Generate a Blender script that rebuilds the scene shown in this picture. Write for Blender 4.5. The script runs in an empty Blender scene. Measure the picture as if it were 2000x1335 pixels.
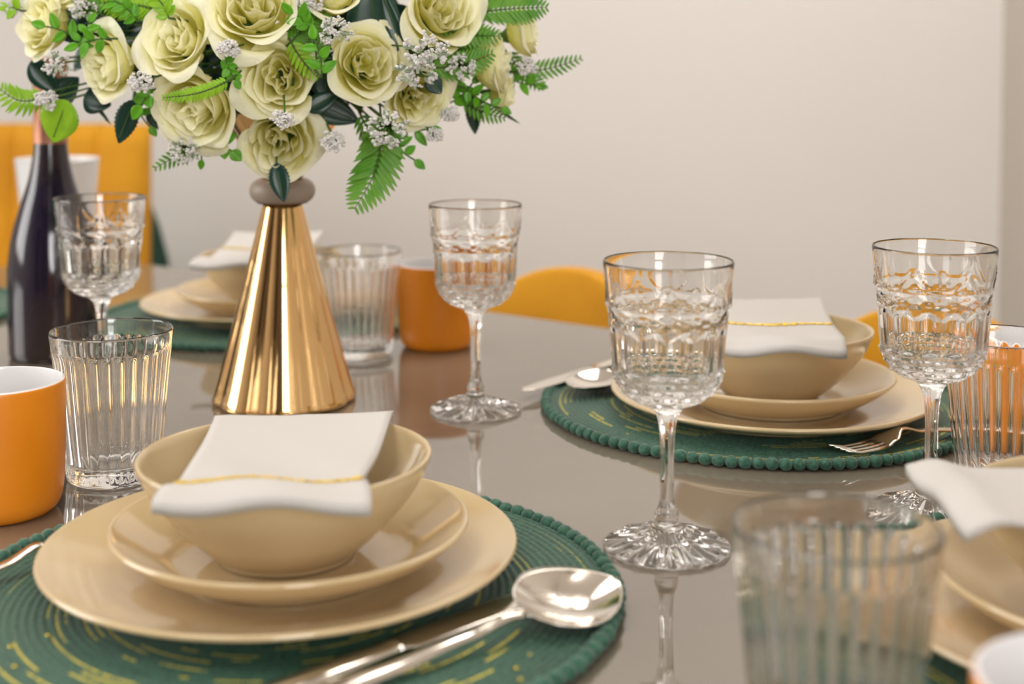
import bpy, math, random
from mathutils import Vector, Matrix
PI = math.pi
S = bpy.context.scene
COL = S.collection
TZ = 0.75                                  # table top height
CAM = Vector((0.0, 0.0, TZ + 0.296))

# ---------------------------------------------------------------- camera
cd = bpy.data.cameras.new('camera')
cam = bpy.data.objects.new('camera', cd); COL.objects.link(cam)
cam.location = CAM
cam.rotation_euler = (math.radians(87), 0, 0)
cd.sensor_width = 36; cd.lens = 2650 / 2000 * 36
cd.shift_y = -0.203
cd.dof.use_dof = True; cd.dof.focus_distance = 0.93; cd.dof.aperture_fstop = 4.4
cd.clip_start = 0.02
S.camera = cam
# ---------------------------------------------------------------- exposure, world
S.view_settings.view_transform = 'Standard'; S.view_settings.look = 'None'
S.view_settings.gamma = 1; S.view_settings.exposure = 0.0
S.cycles.max_bounces = 20; S.cycles.transmission_bounces = 16; S.cycles.glossy_bounces = 8
S.cycles.transparent_max_bounces = 16; S.cycles.diffuse_bounces = 5
S.cycles.use_denoising = True
wd = bpy.data.worlds.new('world'); S.world = wd; wd.use_nodes = True
wd.node_tree.nodes['Background'].inputs[0].default_value = (1, 0.93, 0.85, 1)
wd.node_tree.nodes['Background'].inputs[1].default_value = 0.25
# ---------------------------------------------------------------- lamps
def area(name, loc, size, power, col=(1, 0.96, 0.91), target=None, sy=None):
    l = bpy.data.lights.new(name, 'AREA'); l.energy = power; l.color = col
    l.shape = 'RECTANGLE'; l.size = size; l.size_y = sy or size
    o = bpy.data.objects.new(name, l); COL.objects.link(o); o.location = loc
    d = (Vector(target) - Vector(loc)) if target else Vector((0, 0, -1))
    o.rotation_euler = d.to_track_quat('-Z', 'Y').to_euler()
    return o
area('ceiling_panel_lamp', (-0.35, 1.45, 2.62), 0.9, 4.5)
area('ceiling_panel_lamp', (-0.9, -0.3, 2.62), 0.9, 11)
area('ceiling_panel_lamp', (0.6, 2.3, 2.62), 0.8, 11)
area('added_fill_lamp', (-2.45, 0.9, 1.55), 1.3, 30, (1, 0.985, 0.97), (0, 1.0, 0.9), 1.4)  # added soft fill from the left, not a known source
area('added_fill_lamp', (0.62, -2.15, 1.55), 0.9, 40, (1, 0.985, 0.97), (-0.1, 1.0, 1.0), 1.3)  # added front fill to brighten upright faces turned to the camera
SPOTS = [(-0.55, 0.35, 2.67), (-0.3, 0.35, 2.67), (0.75, 0.6, 2.67), (-1.3, 1.8, 2.67)]
for p in SPOTS:
    l = bpy.data.lights.new('downlight_lamp', 'POINT'); l.energy = 1.6; l.color = (1, 0.93, 0.82)
    l.shadow_soft_size = 0.035
    o = bpy.data.objects.new('downlight_lamp', l); COL.objects.link(o); o.location = (p[0], p[1], 2.62)

# ---------------------------------------------------------------- materials
def mat(name, col=(0.5, 0.5, 0.5), rough=0.5, **kw):
    m = bpy.data.materials.new(name); m.use_nodes = True
    b = m.node_tree.nodes['Principled BSDF']
    b.inputs['Base Color'].default_value = (*col, 1); b.inputs['Roughness'].default_value = rough
    for k, v in kw.items():
        b.inputs[k.replace('_', ' ')].default_value = v
    return m
def nodes(m): return m.node_tree.nodes, m.node_tree.links, m.node_tree.nodes['Principled BSDF']
def add_noise_col(m, c1, c2, scale, detail=4, lo=0.35, hi=0.65, coord='Object', stretch=None):
    N, L, b = nodes(m)
    t = N.new('ShaderNodeTexCoord'); n = N.new('ShaderNodeTexNoise'); r = N.new('ShaderNodeValToRGB')
    n.inputs['Scale'].default_value = scale; n.inputs['Detail'].default_value = detail
    r.color_ramp.elements[0].position = lo; r.color_ramp.elements[1].position = hi
    r.color_ramp.elements[0].color = (*c1, 1); r.color_ramp.elements[1].color = (*c2, 1)
    src = t.outputs[coord]
    if stretch:
        mp = N.new('ShaderNodeMapping'); mp.inputs['Scale'].default_value = stretch
        L.new(src, mp.inputs[0]); src = mp.outputs[0]
    L.new(src, n.inputs['Vector']); L.new(n.outputs['Fac'], r.inputs[0]); L.new(r.outputs[0], b.inputs['Base Color'])
    return n
def add_bump(m, scale, strength, dist=0.001, coord='Object', detail=4):
    N, L, b = nodes(m)
    t = N.new('ShaderNodeTexCoord'); n = N.new('ShaderNodeTexNoise'); bp = N.new('ShaderNodeBump')
    n.inputs['Scale'].default_value = scale; n.inputs['Detail'].default_value = detail
    bp.inputs['Strength'].default_value = strength; bp.inputs['Distance'].default_value = dist
    L.new(t.outputs[coord], n.inputs['Vector']); L.new(n.outputs['Fac'], bp.inputs['Height'])
    L.new(bp.outputs[0], b.inputs['Normal'])
M = {}
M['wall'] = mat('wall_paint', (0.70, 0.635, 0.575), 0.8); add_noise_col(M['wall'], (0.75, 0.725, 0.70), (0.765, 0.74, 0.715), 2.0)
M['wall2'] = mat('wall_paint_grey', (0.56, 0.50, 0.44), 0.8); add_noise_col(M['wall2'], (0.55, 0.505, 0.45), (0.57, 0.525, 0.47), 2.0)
M['ceil'] = mat('ceiling_paint', (0.85, 0.82, 0.78), 0.9); add_bump(M['ceil'], 60, 0.1)
M['floor'] = mat('floor_tile', (0.3, 0.24, 0.19), 0.4); add_noise_col(M['floor'], (0.24, 0.19, 0.15), (0.36, 0.29, 0.23), 5)
M['trim'] = mat('white_trim', (0.8, 0.77, 0.72), 0.5); add_bump(M['trim'], 40, 0.05)
M['darkwood'] = mat('dark_cabinet_wood', (0.035, 0.022, 0.018), 0.4); add_noise_col(M['darkwood'], (0.02, 0.012, 0.01), (0.06, 0.035, 0.025), 6, stretch=(1, 1, 8))
M['emit'] = mat('lamp_diffuser', (1, 1, 1), 0.5, Emission_Color=(1, 0.95, 0.88, 1), Emission_Strength=2.5); add_bump(M['emit'], 30, 0.05)
M['spot'] = mat('downlight_diffuser', (1, 1, 1), 0.5, Emission_Color=(1, 0.9, 0.75, 1), Emission_Strength=8); add_bump(M['spot'], 30, 0.05)
M['added_pane'] = mat('added_glow_pane', (1, 1, 1), 0.2, Emission_Color=(1, 0.96, 0.9, 1), Emission_Strength=1.2); add_bump(M['added_pane'], 3, 0.02)  # glowing surface of the added windows
# table: glossy smoked greige glass with faint veins
M['table'] = mat('glossy_greige_tabletop', (0.3, 0.26, 0.23), 0.03, IOR=2.2)
add_noise_col(M['table'], (0.165, 0.135, 0.10), (0.205, 0.17, 0.135), 3.5, 8, 0.3, 0.7)
M['tedge'] = mat('cream_table_edge', (0.62, 0.52, 0.38), 0.35); add_noise_col(M['tedge'], (0.58, 0.48, 0.34), (0.66, 0.56, 0.42), 8)
M['tleg'] = mat('cream_table_leg', (0.5, 0.42, 0.32), 0.4); add_noise_col(M['tleg'], (0.45, 0.38, 0.29), (0.55, 0.46, 0.35), 8)
# ceramics
M['ceramic'] = mat('beige_glazed_ceramic', (0.69, 0.53, 0.335), 0.10, IOR=1.52, Coat_Weight=0.3, Coat_Roughness=0.04)
add_noise_col(M['ceramic'], (0.62, 0.475, 0.275), (0.65, 0.505, 0.30), 14)
M['foot'] = mat('unglazed_foot', (0.6, 0.48, 0.32), 0.6); add_bump(M['foot'], 200, 0.1)
M['orange'] = mat('matte_orange_glaze', (0.83, 0.27, 0.008), 0.36); add_noise_col(M['orange'], (0.80, 0.25, 0.006), (0.86, 0.285, 0.010), 20)
M['white'] = mat('white_glaze', (0.80, 0.79, 0.80), 0.15); add_bump(M['white'], 30, 0.02)
M['napkin'] = mat('white_paper_napkin', (0.58, 0.555, 0.53), 0.85); add_bump(M['napkin'], 900, 0.25, 0.0004)
M['gold'] = mat('gold_foil_print', (0.72, 0.5, 0.10), 0.35, Metallic=0.85); add_bump(M['gold'], 400, 0.2, 0.0004)
# glass
M['glass'] = mat('clear_pressed_glass', (0.985, 0.98, 0.97), 0.0, Transmission_Weight=1.0, IOR=1.47)
add_bump(M['glass'], 25, 0.03, 0.0006)
M['bottle'] = mat('dark_bottle_glass', (0.016, 0.011, 0.022), 0.10, IOR=1.6); add_noise_col(M['bottle'], (0.012, 0.008, 0.022), (0.035, 0.024, 0.022), 9)
M['foil'] = mat('copper_foil', (0.42, 0.2, 0.13), 0.45, Metallic=0.9); add_bump(M['foil'], 90, 0.5, 0.001)
# metals
M['brass'] = mat('rose_gold_ribbed_ceramic', (0.90, 0.58, 0.26), 0.09, Metallic=1.0); add_noise_col(M['brass'], (0.87, 0.55, 0.24), (0.93, 0.62, 0.29), 9)
M['collar'] = mat('greige_collar', (0.34, 0.27, 0.215), 0.45); add_noise_col(M['collar'], (0.31, 0.245, 0.195), (0.37, 0.295, 0.235), 12)
M['steel'] = mat('polished_steel', (0.80, 0.75, 0.69), 0.10, Metallic=1.0); add_bump(M['steel'], 60, 0.05, 0.0005)
# upholstery
M['mustard'] = mat('mustard_velvet', (0.62, 0.28, 0.004), 0.8, Sheen_Weight=0.05); add_noise_col(M['mustard'], (0.58, 0.255, 0.003), (0.68, 0.32, 0.006), 7)
M['green'] = mat('dark_green_velvet', (0.012, 0.075, 0.055), 0.7, Sheen_Weight=0.3); add_noise_col(M['green'], (0.010, 0.065, 0.048), (0.018, 0.09, 0.065), 8)
M['chleg'] = mat('black_metal_leg', (0.02, 0.02, 0.02), 0.35, Metallic=0.6); add_bump(M['chleg'], 60, 0.05)
# placemat
def mat_placemat():
    m = mat('woven_green_placemat', (0.02, 0.09, 0.05), 0.62, Sheen_Weight=0.25, Sheen_Roughness=0.4)
    N, L, b = nodes(m)
    t = N.new('ShaderNodeTexCoord'); sp = N.new('ShaderNodeSeparateXYZ'); L.new(t.outputs['Object'], sp.inputs[0])
    def mt(op, a, bb=None, c=None):
        n = N.new('ShaderNodeMath'); n.operation = op
        for i, v in enumerate((a, bb, c)):
            if v is None: continue
            if isinstance(v, (int, float)): n.inputs[i].default_value = v
            else: L.new(v, n.inputs[i])
        return n.outputs[0]
    x, y = sp.outputs[0], sp.outputs[1]
    r = mt('SQRT', mt('ADD', mt('MULTIPLY', x, x), mt('MULTIPLY', y, y)))
    th = mt('ARCTAN2', y, x)
    ring = mt('FLOOR', mt('DIVIDE', r, 0.0045))
    fr = mt('FRACT', mt('DIVIDE', r, 0.0045))
    cb = N.new('ShaderNodeCombineXYZ'); L.new(mt('MULTIPLY', ring, 7.31), cb.inputs[0]); L.new(mt('MULTIPLY', th, 1.6), cb.inputs[1])
    n1 = N.new('ShaderNodeTexNoise'); n1.inputs['Scale'].default_value = 1.0; n1.inputs['Detail'].default_value = 1; L.new(cb.outputs[0], n1.inputs['Vector'])
    cb2 = N.new('ShaderNodeCombineXYZ'); L.new(mt('MULTIPLY', ring, 3.1), cb2.inputs[0]); L.new(mt('MULTIPLY', th, 55), cb2.inputs[1])
    n2 = N.new('ShaderNodeTexNoise'); n2.inputs['Scale'].default_value = 1.0; L.new(cb2.outputs[0], n2.inputs['Vector'])
    g = mt('MULTIPLY', mt('GREATER_THAN', n1.outputs['Fac'], 0.575), mt('GREATER_THAN', n2.outputs['Fac'], 0.40))
    g = mt('MULTIPLY', g, mt('GREATER_THAN', fr, 0.80))
    nf = N.new('ShaderNodeTexNoise'); nf.inputs['Scale'].default_value = 420; L.new(t.outputs['Object'], nf.inputs['Vector'])
    rp = N.new('ShaderNodeValToRGB'); L.new(nf.outputs['Fac'], rp.inputs[0])
    rp.color_ramp.elements[0].position = 0.3; rp.color_ramp.elements[1].position = 0.7
    rp.color_ramp.elements[0].color = (0.006, 0.045, 0.027, 1); rp.color_ramp.elements[1].color = (0.032, 0.125, 0.072, 1)
    mx = N.new('ShaderNodeMix'); mx.data_type = 'RGBA'; L.new(g, mx.inputs[0]); L.new(rp.outputs[0], mx.inputs[6])
    mx.inputs[7].default_value = (0.65, 0.55, 0.06, 1); L.new(mx.outputs[2], b.inputs['Base Color'])
    L.new(mt('MULTIPLY', g, 0.5), b.inputs['Metallic'])
    bp = N.new('ShaderNodeBump'); bp.inputs['Strength'].default_value = 0.8; bp.inputs['Distance'].default_value = 0.0008
    L.new(nf.outputs['Fac'], bp.inputs['Height']); L.new(bp.outputs[0], b.inputs['Normal'])
    return m
M['mat'] = mat_placemat()
M['bead'] = mat('green_cord_beads', (0.02, 0.1, 0.06), 0.7, Sheen_Weight=0.3); add_noise_col(M['bead'], (0.008, 0.062, 0.038), (0.036, 0.15, 0.09), 300)
add_bump(M['bead'], 500, 0.8, 0.0008)
M['sequin'] = mat('gold_sequin', (0.8, 0.65, 0.1), 0.25, Metallic=0.7); add_bump(M['sequin'], 90, 0.1)
# plants
def plant(name, c1, c2, rough=0.45, scale=30, trans=0.35):
    m = mat(name, c1, rough); add_noise_col(m, c1, c2, scale)
    N, L, b = nodes(m)
    tr = N.new('ShaderNodeBsdfTranslucent'); mx = N.new('ShaderNodeMixShader'); out = N['Material Output']
    L.new(b.inputs['Base Color'].links[0].from_socket, tr.inputs['Color'])
    mx.inputs[0].default_value = trans; L.new(b.outputs[0], mx.inputs[1]); L.new(tr.outputs[0], mx.inputs[2]); L.new(mx.outputs[0], out.inputs[0])
    return m
M['leaf'] = plant('bright_green_leaf', (0.10, 0.40, 0.015), (0.24, 0.62, 0.03), 0.35)
M['lime'] = plant('lime_green_leaf', (0.28, 0.60, 0.02), (0.50, 0.78, 0.05), 0.35)
M['fern'] = plant('fern_green', (0.11, 0.36, 0.02), (0.26, 0.55, 0.06), 0.4)
M['dark'] = plant('dark_green_leaf', (0.006, 0.035, 0.028), (0.018, 0.07, 0.045), 0.32, 30, 0.12)
M['stem'] = plant('plant_stem', (0.06, 0.14, 0.02), (0.12, 0.22, 0.04), 0.5)
M['bloss'] = plant('white_blossom', (0.86, 0.84, 0.82), (0.93, 0.91, 0.89), 0.6, 200, 0.3)
M['sage'] = plant('pale_sage_leaf', (0.32, 0.42, 0.26), (0.55, 0.62, 0.45), 0.5)
def petal_mat():
    m = mat('cream_rose_petal', (0.85, 0.8, 0.55), 0.5)
    N, L, b = nodes(m)
    uv = N.new('ShaderNodeUVMap'); sp = N.new('ShaderNodeSeparateXYZ'); rp = N.new('ShaderNodeValToRGB')
    L.new(uv.outputs[0], sp.inputs[0]); L.new(sp.outputs[1], rp.inputs[0])
    e = rp.color_ramp.elements
    e[0].position = 0.10; e[0].color = (0.80, 0.76, 0.10, 1); e[1].position = 0.95; e[1].color = (0.99, 0.97, 0.74, 1)
    k = rp.color_ramp.elements.new(0.62); k.color = (0.97, 0.93, 0.42, 1)
    L.new(rp.outputs[0], b.inputs['Base Color'])
    tr = N.new('ShaderNodeBsdfTranslucent'); mx = N.new('ShaderNodeMixShader'); out = N['Material Output']
    L.new(rp.outputs[0], tr.inputs['Color']); mx.inputs[0].default_value = 0.27
    L.new(b.outputs[0], mx.inputs[1]); L.new(tr.outputs[0], mx.inputs[2]); L.new(mx.outputs[0], out.inputs[0])
    t = N.new('ShaderNodeTexCoord'); n = N.new('ShaderNodeTexNoise'); n.inputs['Scale'].default_value = 3.5
    bp = N.new('ShaderNodeBump'); bp.inputs['Strength'].default_value = 0.12; bp.inputs['Distance'].default_value = 0.1
    L.new(t.outputs['Object'], n.inputs['Vector']); L.new(n.outputs['Fac'], bp.inputs['Height']); L.new(bp.outputs[0], b.inputs['Normal'])
    return m
M['petal'] = petal_mat()

# ---------------------------------------------------------------- mesh helpers
class MB:
    def __init__(s): s.v = []; s.f = []; s.uv = None
    def add(s, vs, fs):
        o = len(s.v); s.v += [tuple(v) for v in vs]; s.f += [tuple(i + o for i in f) for f in fs]
    def box(s, c, d, rot=0.0):
        x, y, z = d[0] / 2, d[1] / 2, d[2] / 2
        cs, sn = math.cos(rot), math.sin(rot)
        vs = []
        for i in (-1, 1):
            for j in (-1, 1):
                for k in (-1, 1):
                    px, py = i * x, j * y
                    vs.append((c[0] + px * cs - py * sn, c[1] + px * sn + py * cs, c[2] + k * z))
        s.add(vs, [(0, 1, 3, 2), (4, 6, 7, 5), (0, 4, 5, 1), (2, 3, 7, 6), (0, 2, 6, 4), (1, 5, 7, 3)])
    def grid(s, P, closed_u=False):                    # P[i][j]
        n, m = len(P), len(P[0]); o = len(s.v)
        for row in P: s.v += [tuple(p) for p in row]
        for i in range(n - 1):
            for j in range(m if closed_u else m - 1):
                j2 = (j + 1) % m
                s.f.append((o + i * m + j, o + i * m + j2, o + (i + 1) * m + j2, o + (i + 1) * m + j))
        return o
    def tube(s, pts, rad, seg=8):
        pts = [Vector(p) for p in pts]; n = len(pts)
        rad = rad if isinstance(rad, (list, tuple)) else [rad] * n
        rows = []; up = Vector((0.13, 0.27, 0.95))
        for i, p in enumerate(pts):
            d = (pts[min(i + 1, n - 1)] - pts[max(i - 1, 0)]).normalized()
            a = d.cross(up)
            if a.length < 1e-3: a = d.cross(Vector((1, 0, 0)))
            a.normalize(); b = d.cross(a)
            rows.append([p + (a * math.cos(2 * PI * k / seg) + b * math.sin(2 * PI * k / seg)) * rad[i] for k in range(seg)])
        o = s.grid(rows, True)
        s.f.append(tuple(o + k for k in range(seg))[::-1]); e = o + (n - 1) * seg; s.f.append(tuple(e + k for k in range(seg)))
    def ball(s, c, r, seg=8, rings=5, sq=(1, 1, 1)):
        rows = []
        for i in range(1, rings):
            a = PI * i / rings
            rows.append([(c[0] + r * sq[0] * math.sin(a) * math.cos(2 * PI * k / seg), c[1] + r * sq[1] * math.sin(a) * math.sin(2 * PI * k / seg), c[2] - r * sq[2] * math.cos(a)) for k in range(seg)])
        o = s.grid(rows, True); b = len(s.v); s.v.append((c[0], c[1], c[2] - r * sq[2])); s.v.append((c[0], c[1], c[2] + r * sq[2]))
        e = o + (rings - 2) * seg
        for k in range(seg):
            s.f.append((b, o + (k + 1) % seg, o + k)); s.f.append((b + 1, e + k, e + (k + 1) % seg))
    def lathe(s, prof, seg=96, fn=None):
        rows = []; o = len(s.v); idx = []
        for i, (r, z) in enumerate(prof):
            if r < 1e-6:
                s.v.append((0, 0, z)); idx.append((len(s.v) - 1,))
            else:
                st = len(s.v)
                for k in range(seg):
                    a = 2 * PI * k / seg
                    rr, zz = fn(i, r, z, a) if fn else (r, z)
                    s.v.append((rr * math.cos(a), rr * math.sin(a), zz))
                idx.append(tuple(range(st, st + seg)))
        for A, B in zip(idx, idx[1:]):
            for k in range(seg):
                k2 = (k + 1) % seg
                if len(A) == 1 and len(B) == 1: continue
                if len(A) == 1: s.f.append((A[0], B[k2], B[k]))
                elif len(B) == 1: s.f.append((A[k], A[k2], B[0]))
                else: s.f.append((A[k], A[k2], B[k2], B[k]))
    def mesh(s, name, m, smooth=True, uvs=None):
        me = bpy.data.meshes.new(name); me.from_pydata(s.v, [], s.f); me.validate(); me.update()
        if uvs:
            l = me.uv_layers.new(name='UVMap')
            for lp in me.loops: l.data[lp.index].uv = uvs[lp.vertex_index]
        me.materials.append(M[m] if isinstance(m, str) else m)
        if smooth: me.polygons.foreach_set('use_smooth', [True] * len(me.polygons))
        return me
    def build(s, name, m, parent=None, smooth=True, loc=None, solid=0, bevel=0, uvs=None):
        o = bpy.data.objects.new(name, s.mesh(name, m, smooth, uvs)); COL.objects.link(o)
        if parent: o.parent = parent
        if loc: o.location = loc
        if solid: md = o.modifiers.new('solid', 'SOLIDIFY'); md.thickness = solid; md.offset = 0
        if bevel:
            md = o.modifiers.new('bevel', 'BEVEL'); md.width = bevel; md.segments = 3; md.limit_method = 'ANGLE'
        return o
def tag(o, label=None, cat=None, group=None, kind=None):
    if label: o['label'] = label
    if cat: o['category'] = cat
    if group: o['group'] = group
    if kind: o['kind'] = kind
    return o
def empty(name, loc=(0, 0, 0), rz=0):
    o = bpy.data.objects.new(name, None); COL.objects.link(o); o.location = loc; o.rotation_euler = (0, 0, rz); o.empty_display_size = 0.02
    return o
def copy_tree(o, parent=None):
    c = o.copy(); COL.objects.link(c)
    if parent: c.parent = parent
    for ch in list(o.children): copy_tree(ch, c)
    return c
used = {}
def place(kind, proto, loc, rz, label, cat, group=None):
    o = proto if kind not in used else copy_tree(proto); used[kind] = 1
    o.location = loc; o.rotation_euler = (0, 0, rz)
    if 'group' in o.keys() and not group: del o['group']
    return tag(o, label, cat, group)
def lerp(a, b, t): return a + (b - a) * t
def dense(prof, n):                       # resample a polyline by arc length, smoothed with Catmull-Rom
    P = [Vector((a, b)) for a, b in prof]; out = []
    for i in range(len(P) - 1):
        p0 = P[max(i - 1, 0)]; p1 = P[i]; p2 = P[i + 1]; p3 = P[min(i + 2, len(P) - 1)]
        for k in range(n):
            t = k / n
            q = 0.5 * ((2 * p1) + (p2 - p0) * t + (2 * p0 - 5 * p1 + 4 * p2 - p3) * t * t + (3 * p1 - p0 - 3 * p2 + p3) * t ** 3)
            out.append((max(q.x, 0.0), q.y))
    out.append(tuple(P[-1])); return out

# ---------------------------------------------------------------- the room
def struct(name, m, boxes, bevel=0):
    b = MB()
    for c, d in boxes: b.box(c, d)
    return tag(b.build(name, m, smooth=False, bevel=bevel), kind='structure')
XL, XR, YB, YF, ZC = -2.6, 1.192, 3.3, -2.3, 2.7
struct('floor', 'floor', [(((XL + XR) / 2, 0.5, -0.05), (XR - XL + 0.4, 6.0, 0.1))])
struct('ceiling', 'ceil', [(((XL + XR) / 2, 0.5, ZC + 0.05), (XR - XL + 0.4, 6.0, 0.1))])
struct('wall_back', 'wall', [(((XL + XR) / 2, YB + 0.05, ZC / 2), (XR - XL + 0.2, 0.1, ZC))])
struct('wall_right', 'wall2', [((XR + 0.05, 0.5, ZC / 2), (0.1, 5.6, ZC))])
WY0, WY1, WZ0, WZ1 = 0.2, 1.6, 0.85, 2.2
struct('wall_left', 'wall', [((XL - 0.05, (YF + WY0) / 2, ZC / 2), (0.1, WY0 - YF, ZC)), ((XL - 0.05, (YB + WY1) / 2, ZC / 2), (0.1, YB - WY1, ZC)),
       ((XL - 0.05, (WY0 + WY1) / 2, WZ0 / 2), (0.1, WY1 - WY0, WZ0)), ((XL - 0.05, (WY0 + WY1) / 2, (WZ1 + ZC) / 2), (0.1, WY1 - WY0, ZC - WZ1))])
w = struct('added_window_1', 'trim', [((XL, WY0 + 0.03, (WZ0 + WZ1) / 2), (0.06, 0.06, WZ1 - WZ0)), ((XL, WY1 - 0.03, (WZ0 + WZ1) / 2), (0.06, 0.06, WZ1 - WZ0)),
       ((XL, (WY0 + WY1) / 2, WZ0 + 0.03), (0.06, WY1 - WY0, 0.06)), ((XL, (WY0 + WY1) / 2, WZ1 - 0.03), (0.06, WY1 - WY0, 0.06)), ((XL, (WY0 + WY1) / 2, (WZ0 + WZ1) / 2), (0.05, 0.04, WZ1 - WZ0 - 0.12))])  # unseen window, added to go with the side fill
b = MB(); b.box((XL - 0.02, (WY0 + WY1) / 2, (WZ0 + WZ1) / 2), (0.01, WY1 - WY0 - 0.12, WZ1 - WZ0 - 0.12)); b.build('added_pane', 'added_pane', w, False)
struct('wall_front', 'wall', [(((XL + XR) / 2, YF - 0.05, ZC / 2), (XR - XL + 0.2, 0.1, ZC))])
w = struct('added_window_2', 'trim', [((0.17, YF + 0.02, 1.55), (0.06, 0.05, 1.4)), ((1.07, YF + 0.02, 1.55), (0.06, 0.05, 1.4)), ((0.62, YF + 0.02, 0.88), (0.84, 0.05, 0.06)), ((0.62, YF + 0.02, 2.22), (0.84, 0.05, 0.06))])  # unseen window, added to go with the front fill
b = MB(); b.box((0.62, YF + 0.01, 1.55), (0.84, 0.01, 1.28)); b.build('added_pane', 'added_pane', w, False)
t = empty('added_wardrobe', (-0.62, YF + 0.27, 0)); tag(t, 'unseen tall dark wooden cabinet added behind the camera for reflections', 'added_wardrobe')  # unseen, added so the vase has something dark to reflect
b = MB(); b.box((0, -0.02, 1.28), (1.15, 0.50, 2.56)); b.build('carcass', 'darkwood', t, False, bevel=0.004)
for sx in (-1, 1):
    b = MB(); b.box((sx * 0.287, 0.241, 1.30), (0.565, 0.02, 2.46)); dd = b.build('door', 'darkwood', t, False, bevel=0.003)
    b = MB(); b.tube([(sx * 0.04, 0.275, 1.0), (sx * 0.04, 0.275, 1.3)], 0.006); b.tube([(sx * 0.04, 0.25, 1.02), (sx * 0.04, 0.277, 1.02)], 0.005); b.tube([(sx * 0.04, 0.25, 1.28), (sx * 0.04, 0.277, 1.28)], 0.005); b.build('handle', 'steel', dd)
struct('baseboard_back', 'trim', [(((XL + XR) / 2, YB - 0.008, 0.05), (XR - XL - 0.04, 0.016, 0.1))], 0.003)
struct('baseboard_right', 'trim', [((XR - 0.008, 0.5, 0.05), (0.016, 5.5, 0.1))], 0.003)
for nm, xx, ww in (('added_beam_1', -0.30, 0.42), ('added_beam_2', -1.55, 0.26), ('added_beam_3', 0.95, 0.22)):
    struct(nm, 'darkwood', [((xx, -0.85, ZC - 0.06), (ww, 2.6, 0.12))], 0.004)  # unseen ceiling beams, added as dark shapes for vase and glass reflections
struct('added_door_1', 'darkwood', [((-1.9, YF + 0.02, 1.2), (0.9, 0.04, 2.4))], 0.004)  # unseen dark door, added for contrast in the reflections
# ceiling fixtures
for (x, y, sz, lb) in [(-0.35, 1.45, 0.96, 'square white ceiling panel light over the dining table'), (-0.9, -0.3, 0.96, 'square white ceiling panel light behind the camera'), (0.6, 2.3, 0.86, 'square white ceiling panel light near the back wall')]:
    t = empty('ceiling_light', (x, y, ZC)); tag(t, lb, 'light')
    b = MB(); h = sz / 2
    for sx, sy, dx, dy in ((0, 1, sz, 0.03), (0, -1, sz, 0.03), (1, 0, 0.03, sz), (-1, 0, 0.03, sz)): b.box((sx * (h - 0.015), sy * (h - 0.015), -0.03), (dx, dy, 0.06))
    b.build('frame', 'trim', t, False)
    b = MB(); b.box((0, 0, -0.035), (sz - 0.06, sz - 0.06, 0.02)); b.build('diffuser', 'emit', t, False)
for p, lb in zip(SPOTS, ('round recessed ceiling downlight, left one of the close pair', 'round recessed ceiling downlight, right one of the close pair', 'round recessed ceiling downlight towards the right wall', 'round recessed ceiling downlight towards the back left corner')):
    t = empty('downlight', (p[0], p[1], ZC)); tag(t, lb, 'light')
    b = MB(); b.lathe([(0.032, 0), (0.05, 0), (0.05, -0.006), (0.034, -0.01), (0.032, 0)], 40); b.build('trim_ring', 'trim', t)
    b = MB(); b.lathe([(0, -0.001), (0.031, -0.001), (0.031, -0.004), (0, -0.004)], 32); b.build('lens', 'spot', t)

# ---------------------------------------------------------------- dining table
U = Vector((0.8, -0.6)); NN = Vector((0.6, 0.8)); E0 = Vector((0.03, 1.56))
T0, T1, WID = -0.86, 1.06, 0.985
ctr = E0 + U * (T0 + T1) / 2 - NN * WID / 2
troot = empty('dining_table', (ctr.x, ctr.y, 0), math.atan2(U.y, U.x))
tag(troot, 'glossy greige dining table with a cream edge, set for a meal', 'table')
def rounded_slab(lx, ly, z0, z1, rc, ch=0.0):
    b = MB(); pts = []
    for cx, cy, a0 in ((lx - rc, ly - rc, 0), (-lx + rc, ly - rc, 90), (-lx + rc, -ly + rc, 180), (lx - rc, -ly + rc, 270)):
        for k in range(13):
            a = math.radians(a0 + 90 * k / 12); pts.append((cx, cy, math.cos(a), math.sin(a)))
    rows = []
    for (dr, z) in ((rc - ch, z0), (rc, z0 + ch), (rc, z1 - ch), (rc - ch, z1)):
        rows.append([(cx + ca * dr, cy + sa * dr, z) for cx, cy, ca, sa in pts])
    o = b.grid(rows, True); n = len(pts)
    b.f.append(tuple(range(o, o + n))[::-1]); b.f.append(tuple(range(o + 3 * n, o + 4 * n)))
    return b
LX, LY = (T1 - T0) / 2, WID / 2
rounded_slab(LX, LY, TZ - 0.010, TZ, 0.10, 0.0015).build('tabletop', 'table', troot, False)
rounded_slab(LX - 0.002, LY - 0.002, TZ - 0.042, TZ - 0.0101, 0.10, 0.004).build('table_frame', 'tedge', troot, False)
for sx in (-1, 1):
    for sy in (-1, 1):
        b = MB(); x, y = sx * (LX - 0.12), sy * (LY - 0.12)
        b.grid([[(x + i * r, y + j * r, z) for i, j in ((-1, -1), (1, -1), (1, 1), (-1, 1))] for r, z in ((0.022, 0.0), (0.035, TZ - 0.042))], True)
        b.f += [(0, 3, 2, 1), (4, 5, 6, 7)]
        b.build('leg', 'tleg', troot, False, bevel=0.006)

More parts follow.
